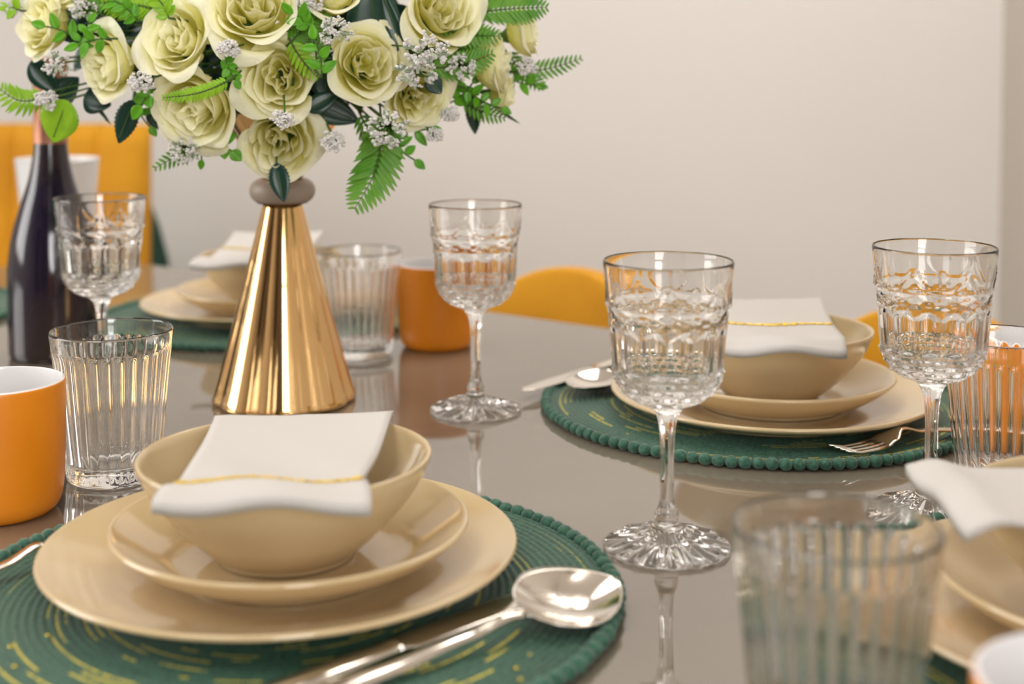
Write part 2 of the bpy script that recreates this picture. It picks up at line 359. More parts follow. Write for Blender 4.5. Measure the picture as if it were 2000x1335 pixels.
# ---------------------------------------------------------------- placemats
PR = 0.183
def make_placemat():
    root = empty('placemat')
    rings = 41; prof = [(0, 0.0045)]
    for i in range(1, rings * 4 + 1):
        r = i * 0.0045 / 4
        if r > PR - 0.004: break
        prof.append((r, 0.0052 - 0.0011 * abs(math.cos(PI * r / 0.0045)) ** 3))
    prof += [(PR - 0.003, 0.002), (PR - 0.004, 0.0003), (0, 0.0003)]
    b = MB(); b.lathe(prof, 144); b.build('woven_disc', 'mat', root)
    b = MB(); n = 118; rnd = random.Random(4)
    for k in range(n):
        a = 2 * PI * k / n; r = PR - 0.0005 + rnd.uniform(-0.0004, 0.0004)
        b.ball((r * math.cos(a), r * math.sin(a), 0.0047), 0.0052 * rnd.uniform(0.93, 1.05), 10, 6, (1, 1, 0.86))
    b.build('beaded_edge', 'bead', root)
    return root
mat0 = make_placemat()
C1, C2, C3, C4, C5 = (-0.125, 0.738), (0.212, 1.155), (0.322, 0.678), (-0.29, 1.56), (-0.772, 1.585)
for (x, y), rz, lb in ((C1, 2.6, 'round dark green woven placemat with gold threads, nearest the camera at the left'),
                   (C2, 0.7, 'round dark green beaded placemat behind the middle wine glass, right of centre'),
                   (C3, 1.9, 'round dark green placemat in the bottom right corner, behind the blurred tumbler'),
                   (C4, 4.0, 'round dark green placemat blurred behind the gold vase'),
                   (C5, 5.0, 'sliver of a dark green placemat left of the dark bottle at the left edge')):
    place('placemat', mat0, (x, y, TZ), rz, lb, 'placemat')
b = MB(); rnd = random.Random(9)                    # loose sequins sewn on the near mat
for k, (x, y) in enumerate([(-0.012, 0.612), (0.004, 0.626), (0.024, 0.636), (-0.004, 0.604), (-0.02, 0.617), (0.012, 0.618), (-0.236, 0.676), (-0.228, 0.7), (-0.25, 0.662), (-0.24, 0.64), (0.002, 0.638), (-0.026, 0.6)]):
    b.add([(x - C1[0] + 0.0013 * math.cos(a * PI / 4), y - C1[1] + 0.0013 * math.sin(a * PI / 4), z) for z in (0.0052, 0.0060) for a in range(8)],
          [tuple(range(8))[::-1], tuple(range(8, 16))] + [(a, (a + 1) % 8, 8 + (a + 1) % 8, 8 + a) for a in range(8)])
o = b.build('sequins', 'sequin', mat0); o.rotation_euler = (0, 0, -2.6)

# ---------------------------------------------------------------- plates and bowls
def shell(outer, inner, seg=128):
    b = MB(); b.lathe(dense(outer, 4)[:-1] + dense(inner, 4), seg); return b
dinner = shell([(0, 0.0022), (0.070, 0.0022), (0.0785, 0.0018), (0.080, 0.0), (0.0845, 0.0), (0.086, 0.0025), (0.100, 0.0055), (0.122, 0.0115), (0.1325, 0.0158), (0.1345, 0.0180)],
               [(0.1345, 0.0180), (0.1335, 0.0196), (0.1310, 0.0190), (0.120, 0.0150), (0.100, 0.0088), (0.088, 0.0062), (0.07, 0.0056), (0, 0.0056)]).mesh('dinner_plate', 'ceramic')
dessert = shell([(0, 0.0022), (0.050, 0.0022), (0.0555, 0.0018), (0.057, 0.0), (0.0605, 0.0), (0.062, 0.0025), (0.074, 0.0060), (0.090, 0.0150), (0.0992, 0.0226), (0.1010, 0.0250)],
                [(0.1010, 0.0250), (0.1000, 0.0266), (0.0975, 0.0258), (0.088, 0.0188), (0.073, 0.0098), (0.062, 0.0064), (0.05, 0.0056), (0, 0.0056)]).mesh('dessert_plate', 'ceramic')
bowl = shell([(0, 0.0022), (0.032, 0.0022), (0.0355, 0.0015), (0.0365, 0.0), (0.039, 0.0), (0.0402, 0.0022), (0.048, 0.0085), (0.060, 0.0205), (0.072, 0.0345), (0.0795, 0.0475), (0.0828, 0.0555)],
             [(0.0828, 0.0555), (0.0822, 0.0572), (0.0800, 0.0562), (0.0758, 0.0475), (0.0680, 0.0362), (0.0560, 0.0215), (0.043, 0.0110), (0.03, 0.0062), (0, 0.0052)]).mesh('serving_bowl', 'ceramic')
def stack(cx, cy, where, dx=(0, 0), bx=(0, 0)):
    z = TZ + 0.0053
    for me, nm, cat, zz, (ox, oy), g in ((dinner, 'dinner_plate', 'plate', z, (0, 0), 'large beige bottom plate'),
                                (dessert, 'dessert_plate', 'plate', z + 0.0064, dx, 'smaller beige plate under the bowl'), (bowl, 'bowl', 'bowl', z + 0.0130, bx, 'beige glazed bowl holding a napkin')):
        o = bpy.data.objects.new(nm, me); COL.objects.link(o); o.location = (cx + ox, cy + oy, zz)
        tag(o, g + ' ' + where, cat)
stack(-0.1315, 0.763, 'on the nearest placemat', (0.006, -0.004), (0.003, -0.004))
stack(0.218, 1.126, 'on the placemat behind the middle wine glass')
stack(0.318, 0.676, 'at the bottom right corner')
stack(-0.292, 1.558, 'behind the gold vase', (0.006, 0), (0.014, 0))

# ---------------------------------------------------------------- napkins
def napkin(loc, rz, label, band, wl=0.0, tilt=0.0, L=0.172, W=0.108, rx=-0.001):
    # lies across a bowl: local y runs from the front edge (0) to the back edge (L)
    root = empty('napkin', loc, rz); tag(root, label, 'napkin')
    ny, nx = 44, 24
    def hz(t, u):
        y = t * L
        z = -0.0055 * math.sin(PI * min(1, max(0, (y - 0.03) / (L - 0.03)))) * 0.8
        z += 0.0035 * math.exp(-((y - 0.016) / 0.010) ** 2)
        if y < 0.012: z -= 12 * (0.012 - y) ** 2
        z += tilt * y
        z += 0.0022 * math.sin(4.2 * u + 9 * t + 1) * (1 - t) ** 2 + 0.004 * (u ** 2) * t * 0.5
        z -= 0.010 * max(0, (t - 0.93) / 0.07) ** 2 * (0.25 + 0.75 * max(0, -u))
        return z
    def xr(t):
        y = t * L
        left = lerp(-W * 0.43, -W * 0.5, t); right = lerp(W * 0.43, W * 0.5, t)
        if y < 0.036:
            k = 1 - y / 0.036; k = k * k * (3 - 2 * k)
            left -= (0.026 + wl) * k; right += rx * k
        return left, right
    top, bot = [], []
    for i in range(ny + 1):
        t = i / ny; l, r = xr(t); rt, rb = [], []
        for j in range(nx + 1):
            u = -1 + 2 * j / nx; x = lerp(l, r, (u + 1) / 2)
            y = t * L
            if t > 0.9: y -= 0.010 * max(0, (-u - 0.82) / 0.18) ** 2 * (t - 0.9) / 0.1       # softened back corner
            z = hz(t, u)
            rt.append((x, y, z + 0.0014)); rb.append((x, y, z - (0.0014 + 0.0026 * max(0, 1 - y / 0.03))))
        top.append(rt); bot.append(rb)
    b = MB(); o1 = b.grid(top); o2 = b.grid([r[::-1] for r in bot]); w = nx + 1
    for i in range(ny):
        b.f.append((o1 + i * w, o1 + (i + 1) * w, o2 + (i + 1) * w + nx, o2 + i * w + nx))
        b.f.append((o1 + i * w + nx, o2 + i * w, o2 + (i + 1) * w, o1 + (i + 1) * w + nx))
    for j in range(nx):
        b.f.append((o1 + j, o2 + nx - j, o2 + nx - j - 1, o1 + j + 1))
        e = ny * w; b.f.append((o1 + e + j, o1 + e + j + 1, o2 + e + nx - j - 1, o2 + e + nx - j))
    b.build('napkin_sheet', 'napkin', root)
    g = MB(); l, r = xr(band / L)
    for ph, amp in ((0, 0.0036), (PI, 0.0036), (PI / 2, 0.0020)):
        pts = []
        for k in range(81):
            s_ = k / 80; u = -1 + 2 * s_; y = band + amp * math.sin(s_ * 2 * PI * 7 + ph) * (0.7 + 0.3 * math.sin(13 * s_))
            pts.append((lerp(l, r, s_) * 0.985, y, hz(y / L, u) + 0.0019))
        g.tube(pts, [0.0008 * (0.7 + 0.5 * abs(math.sin(11 * k / 80 * PI))) for k in range(81)], 5)
    for k in range(15):
        s_ = (k + 0.5) / 15; y = band; g.ball((lerp(l, r, s_), y, hz(y / L, -1 + 2 * s_) + 0.0019), 0.0016, 8, 5, (1.3, 0.8, 0.4))
    g.build('gold_trim', 'gold', root)
    return root
ZN = TZ + 0.0053 + 0.0130 + 0.0572 + 0.0045
napkin((-0.1240, 0.658, ZN), 0.02, 'white folded napkin with gold trim across the nearest bowl', 0.0265, -0.019, rx=0.008)
napkin((0.208, 1.018, ZN), -0.06, 'white napkin with gold band on the bowl behind the middle wine glass', 0.085, -0.02, 0.05)
napkin((0.212, 0.668, ZN), -PI / 2, 'white napkin overhanging the bowl at the right edge', 0.085, -0.02, 0.0, 0.18)
napkin((-0.286, 1.45, ZN), -0.05, 'blurred white napkin on the bowl behind the gold vase', 0.085, -0.01, 0.08)

# ---------------------------------------------------------------- wine glasses
def make_wineglass():
    outer = [(0, 0.0), (0.030, 0.0), (0.0375, 0.0006), (0.0388, 0.0016), (0.0384, 0.0028), (0.034, 0.0042), (0.022, 0.0082), (0.012, 0.0122), (0.0078, 0.0155),
             (0.0070, 0.0185), (0.0074, 0.0215), (0.0062, 0.0245), (0.0046, 0.030), (0.0040, 0.045), (0.0040, 0.062), (0.0050, 0.076), (0.0078, 0.0845), (0.0125, 0.0885),
             (0.0200, 0.0915), (0.0262, 0.0960), (0.0312, 0.1025), (0.0336, 0.1090), (0.0345, 0.116), (0.0350, 0.124), (0.0356, 0.132), (0.0362, 0.140), (0.0370, 0.148),
             (0.0378, 0.157), (0.0386, 0.166), (0.0393, 0.1725), (0.0396, 0.1762)]
    inner = [(0.0396, 0.1762), (0.0391, 0.1772), (0.0384, 0.1764), (0.0376, 0.170), (0.0363, 0.157), (0.0350, 0.145), (0.0338, 0.132), (0.0326, 0.120), (0.0312, 0.112),
             (0.0280, 0.1045), (0.0215, 0.0985), (0.012, 0.0955), (0, 0.0948)]
    O = dense(outer, 6)[:-1]; I = dense(inner, 4); NO = len(O)
    def tri(x): x = x % 1.0; return 1 - abs(2 * x - 1)
    def fn(i, r, z, a):
        if i >= NO:
            if 0.097 < z < 0.112: return r + 0.0007 * math.sin(14 * a) , z
            return r, z
        t = a / (2 * PI); d = 0.0; dz = 0.0
        if z < 0.0135 and r > 0.010:                       # foot: radial ripples
            k = min(1, (r - 0.010) / 0.006) * min(1, (0.0395 - r) / 0.003)
            dz = 0.0009 * k * (math.sin(16 * a) + 0.5 * math.sin(27 * a + 1)); 
        elif 0.04 < z < 0.086:
            d = -0.0004 * math.cos(6 * a)
        elif 0.088 < z < 0.111:                           # cut rounded base
            k = min(1, (z - 0.088) / 0.006) * min(1, (0.1135 - z) / 0.003)
            row = (z - 0.088) / 0.0045
            d = k * (0.0013 * tri(t * 14 + 0.5 * math.floor(row)) - 0.0011 * abs(math.sin(PI * row)))
        elif z < 0.1095: d = 0.0
        elif z < 0.1405:                                  # tall arched facets
            ztop = 0.1335 + 0.0052 * tri(t * 14) ** 0.7
            e = min(1, max(0, (ztop - z) / 0.0016)) * min(1, (z - 0.1095) / 0.003)
            x = (t * 14) % 1.0 - 0.5
            d = -e * (0.0016 * (1 - (2 * x) ** 2))
        elif z < 0.150:                                   # star band
            k = math.sin(PI * (z - 0.1405) / 0.0095)
            q = tri(t * 7) ; q2 = tri(t * 7 + (z - 0.1405) / 0.0095)
            d = -k * 0.0011 * tri(t * 14 + 1.5 * (z - 0.1405) / 0.0095) - k * 0.0008 * tri(t * 14 - 1.5 * (z - 0.1405) / 0.0095)
        if z > 0.146:                                     # hanging swags and upright ribs
            x = abs(((t * 7) % 1.0) - 0.5) * 2
            zs = 0.1500 + 0.017 * x ** 2.2
            d += 0.0008 * math.exp(-((z - zs) / 0.0009) ** 2) * (1 if z < 0.167 else 0)
            d += 0.0007 * math.exp(-(((t * 7) % 1.0 - 0.5) / 0.022) ** 2) * (1 if z < 0.165 else 0) * 0.6
            d += 0.0005 * math.exp(-((z - 0.1508) / 0.0007) ** 2)
        return r + d, z + dz
    root = empty('wine_glass'); b = MB()
    b.lathe(O + I, 168, fn)
    zs = 0.088
    b.build('glass_body', 'glass', root)
    return root
wg = make_wineglass()
# the wine glass is one piece of glass: keep it a single mesh
wgm = wg.children[0].data; bpy.data.objects.remove(wg.children[0]); bpy.data.objects.remove(wg)
for (x, y, rz, lb) in ((0.0945, 0.815, 0.1, 'empty clear pressed wine glass in sharp focus in the middle'),
                       (0.2750, 0.878, 0.5, 'empty clear pressed wine glass at the right, before the ribbed tumbler'),
                       (-0.031, 1.142, 0.9, 'empty clear pressed wine glass in front of the far orange mug'),
                       (-0.366, 1.20, 1.4, 'empty clear pressed wine glass in front of the dark bottle')):
    o = bpy.data.objects.new('wine_glass', wgm); COL.objects.link(o); o.location = (x, y, TZ); o.rotation_euler = (0, 0, rz); tag(o, lb, 'glass')

# ---------------------------------------------------------------- ribbed tumblers
def make_tumbler():
    h = 0.107
    outer = [(0, 0.0012), (0.024, 0.0012), (0.0285, 0.0), (0.0315, 0.0018), (0.0328, 0.006), (0.0340, 0.018), (0.0360, 0.040), (0.0380, 0.062), (0.0400, 0.082), (0.0414, 0.094), (0.0424, 0.1035), (0.0427, 0.1060)]
    inner = [(0.0427, 0.1060), (0.0418, 0.1072), (0.0408, 0.1060), (0.0399, 0.0955), (0.0383, 0.082), (0.0363, 0.062), (0.0342, 0.040), (0.0320, 0.020), (0.0300, 0.0135), (0.024, 0.0112), (0, 0.0108)]
    O = dense(outer, 6)[:-1]; I = dense(inner, 5); NO = len(O); n = 30
    def fn(i, r, z, a):
        k = min(1, max(0, (0.0935 - z) / 0.0015)) * min(1, max(0, (z - 0.004) / 0.004))
        c = abs(math.cos(n * a / 2))
        if i < NO: return r - 0.0013 * k * (1 - c), z
        k2 = min(1, max(0, (0.0935 - z) / 0.0015)) * min(1, max(0, (z - 0.015) / 0.004))
        return r - 0.0005 * k2 * c, z
    b = MB(); b.lathe(O + I, 240, fn); return b.mesh('tumbler', 'glass')
tm = make_tumbler()
for (x, y, lb) in ((-0.285, 0.957, 'ribbed clear tumbler beside the orange mug at the left'), (0.133, 0.547, 'large blurred ribbed tumbler at the bottom right, nearest the camera'),
                   (-0.154, 1.363, 'blurred ribbed tumbler right behind the gold vase'), (0.343, 0.932, 'ribbed tumbler at the right edge with orange showing through it')):
    o = bpy.data.objects.new('tumbler', tm); COL.objects.link(o); o.location = (x, y, TZ); tag(o, lb, 'glass')

# ---------------------------------------------------------------- orange mugs
def make_mug():
    root = empty('mug')
    outer = [(0, 0.0015), (0.026, 0.0015), (0.030, 0.0), (0.034, 0.0012), (0.0382, 0.0065), (0.0402, 0.016), (0.0415, 0.035), (0.0422, 0.060), (0.0424, 0.077), (0.0424, 0.0855), (0.0419, 0.0870)]
    inner = [(0.0419, 0.0870), (0.0408, 0.0875), (0.0398, 0.0867), (0.0394, 0.077), (0.0390, 0.055), (0.0384, 0.030), (0.0365, 0.014), (0.031, 0.0075), (0, 0.0060)]
    b = MB(); b.lathe(dense(outer, 4), 96); ob = b.build('mug_body', 'orange', root)
    b = MB(); b.lathe(dense(inner, 4), 96); b.build('white_lining', 'white', root)
    b = MB(); pts = []; rr = []
    for k in range(25):
        a = lerp(-1.35, 1.35, k / 24); pts.append((0.0395 + 0.026 * math.cos(a), 0, 0.047 + 0.026 * math.sin(a) * 1.05)); rr.append(0.0042 + 0.0010 * abs(math.sin(a)))
    b.tube(pts, rr, 12); b.build('handle', 'orange', root)
    return root
mug = make_mug()
for (x, y, rz, lb) in ((-0.3385, 0.884, 2.8, 'orange mug with white inside at the left edge of the table'), (-0.078, 1.408, 1.2, 'orange mug behind the far wine glass, right of the gold vase'),
                       (0.405, 1.025, 0.3, 'orange mug behind the right tumbler'), (0.2, 0.448, 5.4, 'orange mug with white inside at the bottom right corner')):
    place('mug', mug, (x, y, TZ), rz, lb, 'mug')

# ---------------------------------------------------------------- cutlery
def loft(stations, nx=12):
    # station: (y, half width, z centre, thickness, dish)
    b = MB(); T, Bm = [], []
    for (y, w, z, th, dish) in stations:
        rt, rb = [], []
        for j in range(nx + 1):
            u = -1 + 2 * j / nx; x = u * w; e = math.sqrt(max(0, 1 - u ** 2 * 0.96))
            zz = z - dish * (1 - u * u)
            rt.append((x, y, zz + th * e * 0.5)); rb.append((x, y, zz - th * e * 0.5))
        T.append(rt + rb[::-1])
    o = b.grid(T, True); n = 2 * (nx + 1)
    b.f.append(tuple(range(o, o + n))); e = o + (len(stations) - 1) * n; b.f.append(tuple(range(e, e + n))[::-1])
    return b
def stns(keys, per=6):
    out = []
    for a, c in zip(keys, keys[1:]):
        for k in range(per):
            t = k / per; s_ = t * t * (3 - 2 * t)
            out.append(tuple([lerp(a[0], c[0], t)] + [lerp(a[i], c[i], s_) for i in range(1, 5)]))
    out.append(keys[-1]); return out
HZ = 0.0022
def make_spoon():
    root = empty('spoon')
    loft(stns([(0.0, 0.004, HZ, 0.002, 0), (0.004, 0.0078, HZ, 0.0026, 0), (0.05, 0.0048, HZ + 0.001, 0.0028, 0), (0.10, 0.0034, HZ + 0.004, 0.003, 0), (0.127, 0.0032, HZ + 0.0075, 0.0034, 0), (0.137, 0.0042, HZ + 0.0075, 0.003, 0.0003)])).build('handle', 'steel', root)
    ks = []
    n = 26
    for k in range(n + 1):
        t = k / n; w = 0.0262 * math.sin(PI * t ** 0.82) ** 0.62 if 0 < t < 1 else 0.0006
        w = max(w, 0.0042 * (1 - t) if t < 0.2 else 0.0006)
        dish = 0.0088 * math.sin(PI * min(1, max(0, t)) ** 0.9)
        ks.append((0.135 + 0.069 * t, w, HZ + 0.0085 + 0.001 * math.cos(PI * t), 0.0014, dish))
    loft(ks, 20).build('spoon_bowl', 'steel', root)
    return root
def make_knife():
    root = empty('table_knife')
    loft(stns([(0.0, 0.005, HZ + 0.001, 0.004, 0), (0.004, 0.0088, HZ + 0.001, 0.005, 0), (0.06, 0.0078, HZ + 0.001, 0.0055, 0), (0.098, 0.0062, HZ + 0.001, 0.005, 0)])).build('handle', 'steel', root)
    loft(stns([(0.0975, 0.0058, HZ + 0.001, 0.003, 0), (0.108, 0.0092, HZ + 0.001, 0.0018, 0), (0.17, 0.0096, HZ + 0.001, 0.0014, 0), (0.198, 0.007, HZ + 0.001, 0.0012, 0), (0.21, 0.001, HZ + 0.001, 0.001, 0)])).build('blade', 'steel', root)
    return root
def make_fork():
    root = empty('fork')
    h = loft(stns([(0.0, 0.004, HZ, 0.002, 0), (0.004, 0.0078, HZ, 0.0028, 0), (0.05, 0.0062, HZ + 0.001, 0.003, 0), (0.10, 0.0036, HZ + 0.006, 0.003, 0), (0.122, 0.0034, HZ + 0.011, 0.003, 0),
                 (0.136, 0.0105, HZ + 0.0062, 0.0022, 0.001), (0.146, 0.0118, HZ + 0.0032, 0.002, 0.001)]))
    for k in range(5): h.tube([(-0.0066 + 0.0004 * k, 0.028 + 0.0035 * k, HZ + 0.0012), (0, 0.028 + 0.0035 * k, HZ + 0.0026), (0.0066 - 0.0004 * k, 0.028 + 0.0035 * k, HZ + 0.0012)], 0.0006, 5)
    h.build('handle', 'steel', root)
    for k in range(4):
        x = -0.0093 + 0.0062 * k; b = MB()
        b.tube([(x, 0.144, HZ + 0.0030), (x, 0.156, HZ + 0.0016), (x * 0.97, 0.172, HZ + 0.0016), (x * 0.94, 0.186, HZ + 0.0048)], [0.0017, 0.0016, 0.0014, 0.0006], 8)
        b.build('tine', 'steel', root)
    return root
def heading(dx, dy): return math.atan2(dy, dx) - PI / 2
spoon0, knife0, fork0 = make_spoon(), make_knife(), make_fork()
MZ = TZ + 0.0056
place('spoon', spoon0, (-0.0995, 0.5915, MZ), heading(0.76, 0.65), 'shiny steel spoon on the nearest placemat, right of the plates', 'spoon')
spoon0.rotation_euler[1] = 0.27; spoon0.location.z = MZ + 0.0015
place('knife', knife0, (-0.128, 0.588, MZ), heading(0.72, 0.69), 'steel table knife lying beside the spoon on the nearest placemat', 'knife')
place('fork', fork0, (-0.343, 0.668, MZ), heading(0.57, 0.82), 'fork with banded handle at the left edge of the nearest placemat', 'fork')
place('fork', fork0, (0.402, 1.078, MZ), heading(-0.87, -0.49), 'fork with raised neck in front of the right plates', 'fork')
place('knife', knife0, (0.138, 1.342, MZ), heading(-0.55, -0.70), 'knife beside the left rim of the plates behind the middle wine glass', 'knife')
sp2 = place('spoon', spoon0, (0.168, 1.332, MZ), heading(-0.56, -0.83), 'spoon lying left of the plates behind the middle wine glass', 'spoon')

# ---------------------------------------------------------------- bottle and white pot
t = empty('wine_bottle', (-0.464, 1.362, TZ)); tag(t, 'dark wine bottle with copper foil neck at the left', 'bottle')
b = MB(); b.lathe(dense([(0, 0.006), (0.03, 0.004), (0.040, 0.0), (0.0435, 0.004), (0.0440, 0.02), (0.0440, 0.075), (0.0425, 0.100), (0.0385, 0.125), (0.0310, 0.152), (0.0225, 0.178), (0.0172, 0.205), (0.0150, 0.235), (0.0146, 0.27)], 5), 64); b.build('bottle_body', 'bottle', t)
b = MB(); b.lathe(dense([(0.0166, 0.2155), (0.0160, 0.235), (0.0156, 0.27), (0.0166, 0.276), (0.0170, 0.290), (0.0162, 0.300), (0.0, 0.301)], 4), 48, lambda i, r, z, a: (r + 0.0004 * math.sin(9 * a + 80 * z), z)); b.build('foil_cap', 'foil', t)
t = empty('planter_pot', (-0.588, 1.75, TZ)); tag(t, 'white tapered pot standing behind the dark bottle', 'pot')
b = MB(); b.lathe(dense([(0, 0.0), (0.034, 0.0), (0.037, 0.004), (0.044, 0.08), (0.0515, 0.165), (0.052, 0.170), (0.049, 0.170), (0.047, 0.14), (0.040, 0.1), (0, 0.1)], 4), 64); b.build('pot_body', 'white', t)

# ---------------------------------------------------------------- chairs
def make_shell_chair(m, W=0.44, zt=0.79, flat=2.2):
    root = empty('dining_chair')
    b = MB(); rows = []                                       # seat
    for i in range(9):
        t = i / 8; rows.append([((-1 + 2 * j / 12) * W * 0.48 * (0.86 + 0.14 * math.sin(PI * t)), -0.21 + 0.42 * t, 0.455 + 0.018 * math.sin(PI * t) * (1 - (-1 + 2 * j / 12) ** 2)) for j in range(13)])
    b.grid(rows); b.build('seat', m, root, solid=0.05, bevel=0)
    b = MB(); rows = []                                       # curved back
    for i in range(15):
        t = i / 14; row = []
        for j in range(25):
            u = -1 + 2 * j / 24; x = u * W / 2
            top = 0.45 + (zt - 0.45) * (1 - 0.55 * abs(u) ** flat)
            row.append((x, 0.20 + 0.03 * t - 0.09 * u * u, lerp(0.45, top, t)))
        rows.append(row)
    b.grid(rows); b.build('backrest', m, root, solid=0.035, bevel=0.008)
    for sx in (-1, 1):
        for sy in (-1, 1):
            b = MB(); b.tube([(sx * 0.16, sy * 0.15, 0.44), (sx * 0.2, sy * 0.19, 0.0)], [0.014, 0.009], 10); b.build('leg', 'chleg', root)
    return root
c1 = make_shell_chair('mustard', 0.44, 0.785, 2.2)
def put(o, x, y, dx, dy, label):                              # chair faces (dx, dy)
    o.location = (x, y, 0); o.rotation_euler = (0, 0, math.atan2(-dy, -dx) - PI / 2); tag(o, label, 'chair', None); return o
put(c1, -0.056, 1.54, -0.6, -0.8, 'mustard yellow dining chair with a rounded back behind the far side of the table')
c2 = copy_tree(c1); put(c2, 0.322, 1.272, -0.6, -0.8, 'mustard yellow dining chair behind the right wine glass')
c3 = make_shell_chair('green', 0.46, 0.885, 2.6); put(c3, -0.95, 1.82, 0.35, -0.94, 'dark green velvet chair at the far left edge')
c4 = make_shell_chair('green', 0.46, 0.83, 6.0); put(c4, -0.972, 3.02, -0.05, 1.0, 'dark green chair mostly hidden behind the tall mustard chair')
# tall channel-back mustard armchair
t = empty('armchair', (-0.999, 2.36, 0)); tag(t, 'tall mustard velvet armchair with vertical channels at the left', 'chair')
b = MB(); b.box((0, -0.02, 0.36), (0.56, 0.46, 0.16)); b.build('seat', 'mustard', t, False, bevel=0.03)
b = MB(); rows = []
n = 90
for i in range(13):
    ti = i / 12; rows.append([(-0.295 + 0.59 * j / n, 0.235 + 0.05 * ti - 0.028 * abs(math.sin(PI * j / n * 7)) ** 0.6 - 0.05 * (2 * j / n - 1) ** 4, 0.30 + 0.64 * ti + (-0.012 if i == 12 else 0)) for j in range(n + 1)])
b.grid(rows); b.build('backrest', 'mustard', t, solid=0.05)
for sx in (-1, 1):
    b = MB(); b.box((sx * 0.275, 0.0, 0.5), (0.05, 0.42, 0.20)); b.build('armrest', 'mustard', t, False, bevel=0.02)
    for sy in (-1, 1):
        b = MB(); b.tube([(sx * 0.24, sy * 0.19 - 0.02, 0.285), (sx * 0.26, sy * 0.21 - 0.02, 0.0)], [0.018, 0.012], 10); b.build('leg', 'chleg', t)

# ---------------------------------------------------------------- gold vase
VX, VY = -0.200, 1.178
vase = empty('vase', (VX, VY, TZ)); tag(vase, 'gold ribbed cone vase with a greige collar and flared mouth, holding roses', 'vase')
def flute(n, amp):
    def fn(i, r, z, a):
        x = (a * n / (2 * PI) + 0.28) % 1.0 - 0.5
        return r * (1 - amp * 0.055 * (2 * abs(x)) ** 1.9), z
    return fn
cone = []
for k in range(41):
    z = 0.004 + 0.171 * k / 40; r = lerp(0.0625, 0.0165, (k / 40) ** 0.94)
    for zz in (0.062, 0.112):
        r -= 0.0005 * math.exp(-((z - zz) / 0.0012) ** 2)
    cone.append((r, z))
b = MB(); b.lathe([(0, 0.0), (0.057, 0.0), (0.0612, 0.0008), (0.0626, 0.0025)] + cone + [(0, 0.175)], 240, flute(8, 1.05)); b.build('cone_base', 'brass', vase)
b = MB(); b.lathe([(0.012, 0.1745), (0.022, 0.1745)] + [(0.0185 + 0.0100 * math.cos(a), 0.185 + 0.0105 * math.sin(a)) for a in [(-0.5 + k / 16) * PI for k in range(17)]] + [(0.012, 0.1955), (0.012, 0.1745)], 64); b.build('collar', 'collar', vase)
b = MB(); b.lathe([(0, 0.196), (0.0165, 0.1955)] + [(lerp(0.0165, 0.060, k / 12), lerp(0.1955, 0.262, k / 12)) for k in range(1, 13)] + [(0.0575, 0.262)] + [(lerp(0.0575, 0.014, k / 10), lerp(0.262, 0.200, k / 10)) for k in range(1, 11)] + [(0, 0.2)], 240, flute(8, 0.6)); b.build('flared_mouth', 'brass', vase)

# ---------------------------------------------------------------- bouquet
def at(px, py, D):                        # a point D metres ahead of the camera position
    p = math.radians(3)
    a = p + math.atan((py - 261) / 2650)
    dz = D * math.tan(a); dep = D * math.cos(p) + dz * math.sin(p)
    return Vector(((px - 1000) / 2650 * dep, D, CAM.z - dz))
BC = Vector((VX, VY, TZ + 0.325))
def depth(px, py):
    s_ = 1 - ((px - 545) / 560) ** 2 - ((py - 60) / 310) ** 2
    return 1.175 - 0.145 * math.sqrt(max(s_, 0.0))
def orient(d, facing):
    z = Vector(d).normalized(); f = Vector(facing); y = -(f - z * f.dot(z))
    if y.length < 1e-4: y = Vector((1, 0, 0)).cross(z)
    y.normalize(); x = y.cross(z)
    return Matrix((x, y, z)).transposed().to_4x4()
MOUTH = Vector((VX, VY, TZ + 0.235))
def stem_pts(p, n=9):                      # from p (world) back to the vase mouth, relative to p
    out = []
    for k in range(n + 1):
        t = k / n; c = Vector((VX, VY, TZ + 0.325)); q = p * (1 - t) ** 2 + c * (2 * t * (1 - t)) + MOUTH * t * t
        out.append(q - p)
    return out
rnd = random.Random(11)
def petal_mesh(seed, t):
    r_ = random.Random(seed); b = MB(); uvs = []; nu, nv = 18, 14
    A = lerp(1.75, 1.02, t ** 0.6); R = lerp(0.13, 0.86, t ** 0.85) * r_.uniform(0.95, 1.05)
    H = lerp(1.05, 0.90, t) * r_.uniform(0.93, 1.05); curl = 0.02 + 0.26 * t ** 2.2; ph = r_.uniform(0, 6.28); ruf = lerp(0.035, 0.06, t)
    sq = lerp(0.45, 1.0, min(1, t * 1.6))                      # inner petals are pressed into long folds
    rows = []
    for i in range(nv + 1):
        v = i / nv; row = []
        for j in range(nu + 1):
            u = -1 + 2 * j / nu
            ve = v * (1 - 0.16 * abs(u) ** 3.5 + 0.035 * math.sin(2.6 * u + ph))
            wd = 0.30 + 0.70 * math.sin(min(1, ve * 1.35) * PI / 2) ** 0.8
            ang = u * A * wd
            prof = math.sin(min(1.0, ve * 1.02) * PI / 2) ** 0.62
            rr = 0.05 + R * prof * (1 + 0.015 * math.sin(5 * u + ph)) + 0.10 * u * ve * t
            z = -0.55 + H * ve ** 1.35
            c = max(0, ve - 0.78) / 0.22
            rr += curl * c ** 1.8; z -= curl * 0.85 * c ** 2.6
            wv = ruf * c * (math.sin(3.6 * u + ph * 2) + 0.45 * math.sin(9.1 * u + ph))
            rr += wv * 0.7; z += wv * 0.8
            if t < 0.45: rr += 0.07 * ve * math.sin(4.2 * ang + ph)
            row.append((rr * math.cos(ang), rr * math.sin(ang), z)); uvs.append(((u + 1) / 2, ve))
        rows.append(row)
    b.grid(rows)
    return b.mesh('petal', 'petal', True, uvs)
NP = 16
variants = []
for vi in range(3):
    variants.append([petal_mesh(100 * vi + k, k / (NP - 1)) for k in range(NP)])
